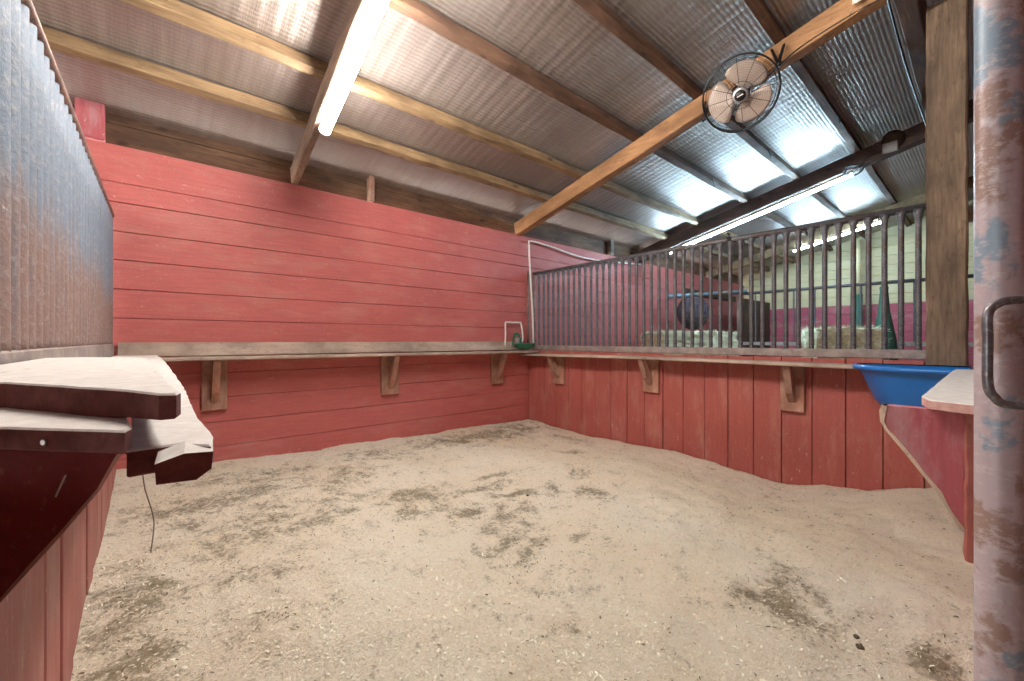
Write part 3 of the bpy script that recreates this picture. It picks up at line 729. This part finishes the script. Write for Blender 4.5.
# ------------------------------------------------------------------ fan
fc = V(2.90, 1.065, 1.60)
fn = (Vector((0,0,EZ))-fc).normalized(); fn = (fn+Vector((0,0,-.10))).normalized()
fu = Vector((0,0,1)); fu = (fu-fn*fu.dot(fn)).normalized(); fs = fu.cross(fn)
root = empty('wall_fan', fc, 'round wire cage fan with beige blades hung from the orange rafter', 'fan')
def fp(r, a, d=0): return fc+(fs*cos(a)+fu*sin(a))*r+fn*d
RF = .222
bm = NB()
for r, d, t in ((RF,-.045,.0050),(RF,.0,.0048),(RF*.985,.045,.0030),(RF*.90,.058,.0012),(RF*.35,.075,.0018),(RF*.93,-.055,.0014),(RF*.45,-.075,.0016)):
    tube(bm, [fp(r, 2*pi*i/56, d) for i in range(56)], t, 6, closed=True)
for k in range(1, 11): 
    r = RF*(.35+.055*k); tube(bm, [fp(r, 2*pi*i/48, .076-.0017*k) for i in range(48)], .0004, 4, closed=True)
for k in range(12):
    a = 2*pi*k/12+.1; tube(bm, [fp(RF*.2, a, .077), fp(RF*.55, a, .073), fp(RF*.9, a, .059), fp(RF, a, .03), fp(RF, a, -.045)], .0017, 5)
for k in range(10):
    a = 2*pi*k/10+.2; tube(bm, [fp(RF*.25, a, -.075), fp(RF*.9, a, -.058), fp(RF, a, -.045)], .0014, 5)
obj('wire_guard', bm, 'black', root)
bm = NB()     # guard band around the rim
n = 56
for i in range(n):
    a, b = 2*pi*i/n, 2*pi*(i+1)/n
    if True:
        vs = [bm.verts.new(p) for p in (fp(RF*1.004, a, -.045), fp(RF*1.004, b, -.045), fp(RF*1.004, b, .0), fp(RF*1.004, a, .0))]; bm.faces.new(vs)
bmesh.ops.remove_doubles(bm, verts=bm.verts, dist=.0004)
o = obj('rim_band', bm, 'black', root); so = o.modifiers.new('s', 'SOLIDIFY'); so.thickness = .002
bm = NB(); lathe(bm, fc+fn*.055, [(.02,-.02),(.048,-.018),(.050,.010),(.040,.024),(.0,.026)], 28, fn); obj('hub_ring', bm, 'galv', root)
bm = NB(); lathe(bm, fc+fn*.079, [(.0,-.004),(.033,-.002),(.032,.004),(.0,.007)], 24, fn); hc = obj('hub_cap', bm, 'black', root)
bm = NB(); q = fc+fn*.0865; beam(bm, q-fs*.017-fu*.006, q+fs*.017+fu*.006, .005, .0008, up=fn, bev=.0001); obj('hub_badge', bm, 'fixture', root)
bm = NB(); lathe(bm, fc-fn*.04, [(.0,-.09),(.05,-.085),(.058,-.05),(.055,.03),(.03,.05)], 24, fn); obj('motor', bm, 'black', root)
for ang in (186, 62, -52):
    bm = NB(); G = []
    for i in range(9):
        t = i/8; r = .040+.150*t; half = R(26+30*sin(pi*min(1, t*.62+.1)))*(1 if t < .9 else .85); row = []
        for j in range(9):
            s = j/8*2-1
            rr = r*(1-.07*s*s*t) ; a = R(ang)+s*half+R(8)*t
            row.append(bm.verts.new(fp(rr, a, .012+.024*s*(.6+.4*t)-.006*s*s)))
        G.append(row)
    for i in range(8):
        for j in range(8):
            f = bm.faces.new((G[i][j], G[i+1][j], G[i+1][j+1], G[i][j+1])); f.smooth = True
    o = obj('blade', bm, 'blade', root); so = o.modifiers.new('s', 'SOLIDIFY'); so.thickness = .0015
# bent arms from the rim up to the rafter
for a, t1, t2 in ((R(205), V(3.06, 1.36, zb(1.36)+.05), V(3.05, 1.30, zb(1.30)+.10)), (R(28), V(3.055, .86, zb(.86)+.08), V(3.055, .93, zb(.93)+.10))):
    e = fp(RF+.012, a, -.02)
    bm = NB(); beam(bm, e, t1, .016, .010, bev=.001); obj('mounting_arm', bm, 'black', root)
    bm = NB(); beam(bm, e, t2, .016, .010, bev=.001); obj('mounting_arm', bm, 'black', root)
    bm = NB(); tube(bm, [fp(RF-.005, a, -.02), fp(RF+.034, a, -.02)], .013, 10); obj('pivot_knob', bm, 'black', root)
bm = NB(); tube(bm, spline([fp(RF*.2, 2.2, -.1), fp(RF*.6, .3, -.09), fp(RF*1.03, .45, -.03), V(3.03,.75,zb(.75)-.02), V(3.04,.5,zb(.5)-.02), V(3.05,.3,zb(.3)-.05)], 6), .004, 6); obj('power_cord', bm, 'black', root)
bm = NB(); box(bm, V(3.035,.465,zb(.5)+.03), V(3.039,.515,zb(.5)+.09), 0); o = tag(obj('paper_tag', bm, 'label'), 'small white paper tag on the orange rafter above the fan', 'tag')

# ------------------------------------------------------------------ junction box, wires
y = .72; root = empty('junction_box', V(5.57, .70, zb(.7)), 'round metal junction box on the dark rafter past the fan', 'junction box')
bm = NB(); lathe(bm, V(5.53, .62, zb(.62)+.11), [(.0,-.03),(.085,-.03),(.09,.02),(.06,.03),(0,.03)], 20, (-1,0,-.25)); obj('round_box', bm, 'darkwood', root)
bm = NB(); box(bm, V(5.49,.58,zb(.62)-.01), V(5.52,.70,zb(.62)+.09), .008); obj('cover', bm, 'galv', root)
bm = NB(); c = V(5.52, .93, zb(.9)-.03)
for k in range(4): tube(bm, [c+Vector((.02*sin(k+a*2), (.06+.01*k)*cos(a), (.045+.006*k)*sin(a))) for a in [2*pi*i/18 for i in range(18)]], .004, 5, closed=True)
tube(bm, spline([c+Vector((0,-.05,.02)), c+Vector((-.02,-.12,.09)), c+Vector((0,-.22,.12))]), .005, 5)
tag(obj('wire_coil', bm, 'black'), 'small loose coil of black cable hanging by the dark rafter', 'cable')
bm = NB(); tube(bm, spline([V(2.9,.34,zb(.34)-.02), V(3.0,.36,zb(.36)-.06), V(3.3,.37,zb(.37)-.04), V(4.0,.36,zb(.36)-.11), V(5.5,.36,zb(.36)-.02)], 8), .007, 6)
tag(obj('ceiling_cable', bm, 'black'), 'dark cable sagging along the header beam left of the tall post', 'cable')
for i, (py, lab) in enumerate(((.894,'dark metal plate where the fifth purlin crosses the shining sheet'),(1.43,'dark metal plate on the purlin just right of the fan'),(1.961,'dark metal plate on the third purlin over the barred partition'))):
    bm = NB(); prism(bm, [V(4.50, py-.036, zb(py)+.175), V(4.55, py-.036, zb(py)+.095), V(4.64, py-.036, zb(py)+.165)], (0, .004, 0)); tag(obj('purlin_clip', bm, 'black'), lab, 'metal clip', 'clips on the purlins')
bm = NB(); tube(bm, spline([V(3.485,-.06,.95), V(3.482,-.05,.86), V(3.486,-.075,.75), V(3.482,-.06,.62), V(3.484,-.07,.5)]), .02, 8)
tag(obj('rope_bundle', bm, 'rope'), 'pale twisted rope bundle hanging between the posts and the gate pipe', 'rope')

# ------------------------------------------------------------------ next stall: hay, posts, gate rail
def bale(cx, cy, z0, lx, ly, h, rot, label, strands=1400):
    bm = NB(); bmesh.ops.create_cube(bm, size=1); bmesh.ops.subdivide_edges(bm, edges=bm.edges, cuts=11, use_grid_fill=True)
    for v in bm.verts:
        v.co = Vector((v.co.x*lx, v.co.y*ly, v.co.z*h)); d = noise.noise(v.co*14+Vector((cx,cy,z0)))*.04+noise.noise(v.co*45)*.035
        v.co += v.co.normalized()*d
    for k in range(strands):
        f = random.choice(list(('t','a','b','c','d','t')))
        x, y, z = random.uniform(-.5,.5)*lx, random.uniform(-.5,.5)*ly, random.uniform(-.5,.5)*h
        if f == 't': z = h/2
        elif f == 'a': x = -lx/2
        elif f == 'b': y = -ly/2
        elif f == 'c': y = ly/2
        else: x = lx/2
        p = Vector((x,y,z)); d = (Vector((random.uniform(-1,1),random.uniform(-1,1),random.uniform(-1,1)))+p.normalized()*.9).normalized()*random.uniform(.03,.075)
        s = d.orthogonal().normalized()*.0035
        vs = [bm.verts.new(q) for q in (p-s, p+s, p+d+s*.4, p+d-s*.4)]; ff = bm.faces.new(vs); ff.material_index = 0
    root = empty('hay_bale', V(cx, cy, z0), label, 'hay bale'); root.rotation_euler = (0,0,rot)
    me = bpy.data.meshes.new('hay'); bmesh.ops.translate(bm, verts=bm.verts, vec=(0,0,h/2)); bm.to_mesh(me); bm.free(); me.materials.append(M['hay'])
    o = bpy.data.objects.new('packed_hay', me); COL.objects.link(o); o.parent = root
    for sgn in (-1, 1):
        b2 = NB(); t = .012; X = sgn*lx*.2
        tube(b2, [Vector((X, a*(ly/2+t), c*(h/2+t)+h/2)) for a, c in ((-1,-1),(-1,1),(1,1),(1,-1))], .004, 5, closed=True)
        me = bpy.data.meshes.new('twine'); b2.to_mesh(me); b2.free(); me.materials.append(M['rope']); t2 = bpy.data.objects.new('twine', me); COL.objects.link(t2); t2.parent = root
for i, z in enumerate((-1.2, -.76, -.32)):
    bale(5.9, 2.86, z, 1.25, .5, .438 if i < 2 else .44, R(-24), ['pale hay bale on the floor under the long hay stack','pale hay bale in the middle of the long hay stack','long pale hay bale topping the stack behind the left half of the bars'][i])
    bale(6.05, 1.13, z, .62, .5, .438 if i < 2 else .45, R(-60), ['short hay bale on the floor under the right hay stack','short hay bale in the middle of the right hay stack','short hay bale topping the stack behind the right half of the bars'][i])
bm = NB(); tube(bm, [V(9.3, 2.12, -1.2), V(9.3, 2.12, .95)], .075, 14); bmesh.ops.recalc_face_normals(bm, faces=bm.faces)
root = empty('painted_post', V(9.3, 2.12-.6, -1.2), 'far round post, green below and cream above, before the end wall', 'post')
bm.free(); bm = NB(); tube(bm, [V(9.3, 1.52, -1.2), V(9.3, 1.52, .80)], .085, 14); tag(obj('green_section', bm, 'greenp', root), 'green painted section')
bm = NB(); tube(bm, [V(9.3, 1.52, .80), V(9.3, 1.52, 1.75)], .065, 14); tag(obj('cream_section', bm, 'cream', root), 'cream painted section')
bm = NB(); lathe(bm, V(6.9, .86, -1.2), [(.16,0),(.165,.02),(.14,.9),(.12,1.2),(.06,1.55),(.04,1.82),(.045,1.86),(.03,1.88)], 18)
tag(obj('green_cone', bm, 'greenp'), 'tall tapering green object standing behind the bars near the end wall', 'cone')
bm = NB(); tube(bm, [V(5.9, 3.2, .66), V(7.36, 2.62, .80)], .035, 12)
tag(obj('gate_rail', bm, 'bluerail'), 'blue grey pipe rail crossing behind the bars near the back wall', 'rail')
root = empty('hay_net', V(6.35, 3.0, .68), 'dark hay net hanging from the blue grey rail', 'hay net')
bm = NB(); bmesh.ops.create_icosphere(bm, subdivisions=4, radius=1)
for v in bm.verts:
    v.co = Vector((v.co.x*.24, v.co.y*.20, v.co.z*.24))*(1+.12*noise.noise(v.co*3)); v.co += V(6.38, 3.03, .44)
obj('hay_filling', bm, 'net', root, smooth=True)
bm = NB(); bmesh.ops.create_icosphere(bm, subdivisions=3, radius=1)
for v in bm.verts: v.co = Vector((v.co.x*.26, v.co.y*.22, v.co.z*.27)); v.co += V(6.38, 3.03, .44)
o = obj('netting', bm, 'net', root); wf = o.modifiers.new('w', 'WIREFRAME'); wf.thickness = .008
bm = NB(); beam(bm, V(7.0, 3.475, .86), V(9.2, 3.475, .86), .03, .10); tag(obj('dark_slot_strip', bm, 'darkwood'), 'dark strip standing in for a black slot at the far end of the back wall', 'board')  # dark strip added in place of a black opening in the back wall
bm = NB(); beam(bm, V(8.3, 3.0, -.21), V(9.7, 3.0, -.21), .03, 1.98, bev=.004); tag(obj('boarded_screen', bm, 'darkwood'), 'dark boarded screen standing in the far corner past the hay', 'screen')
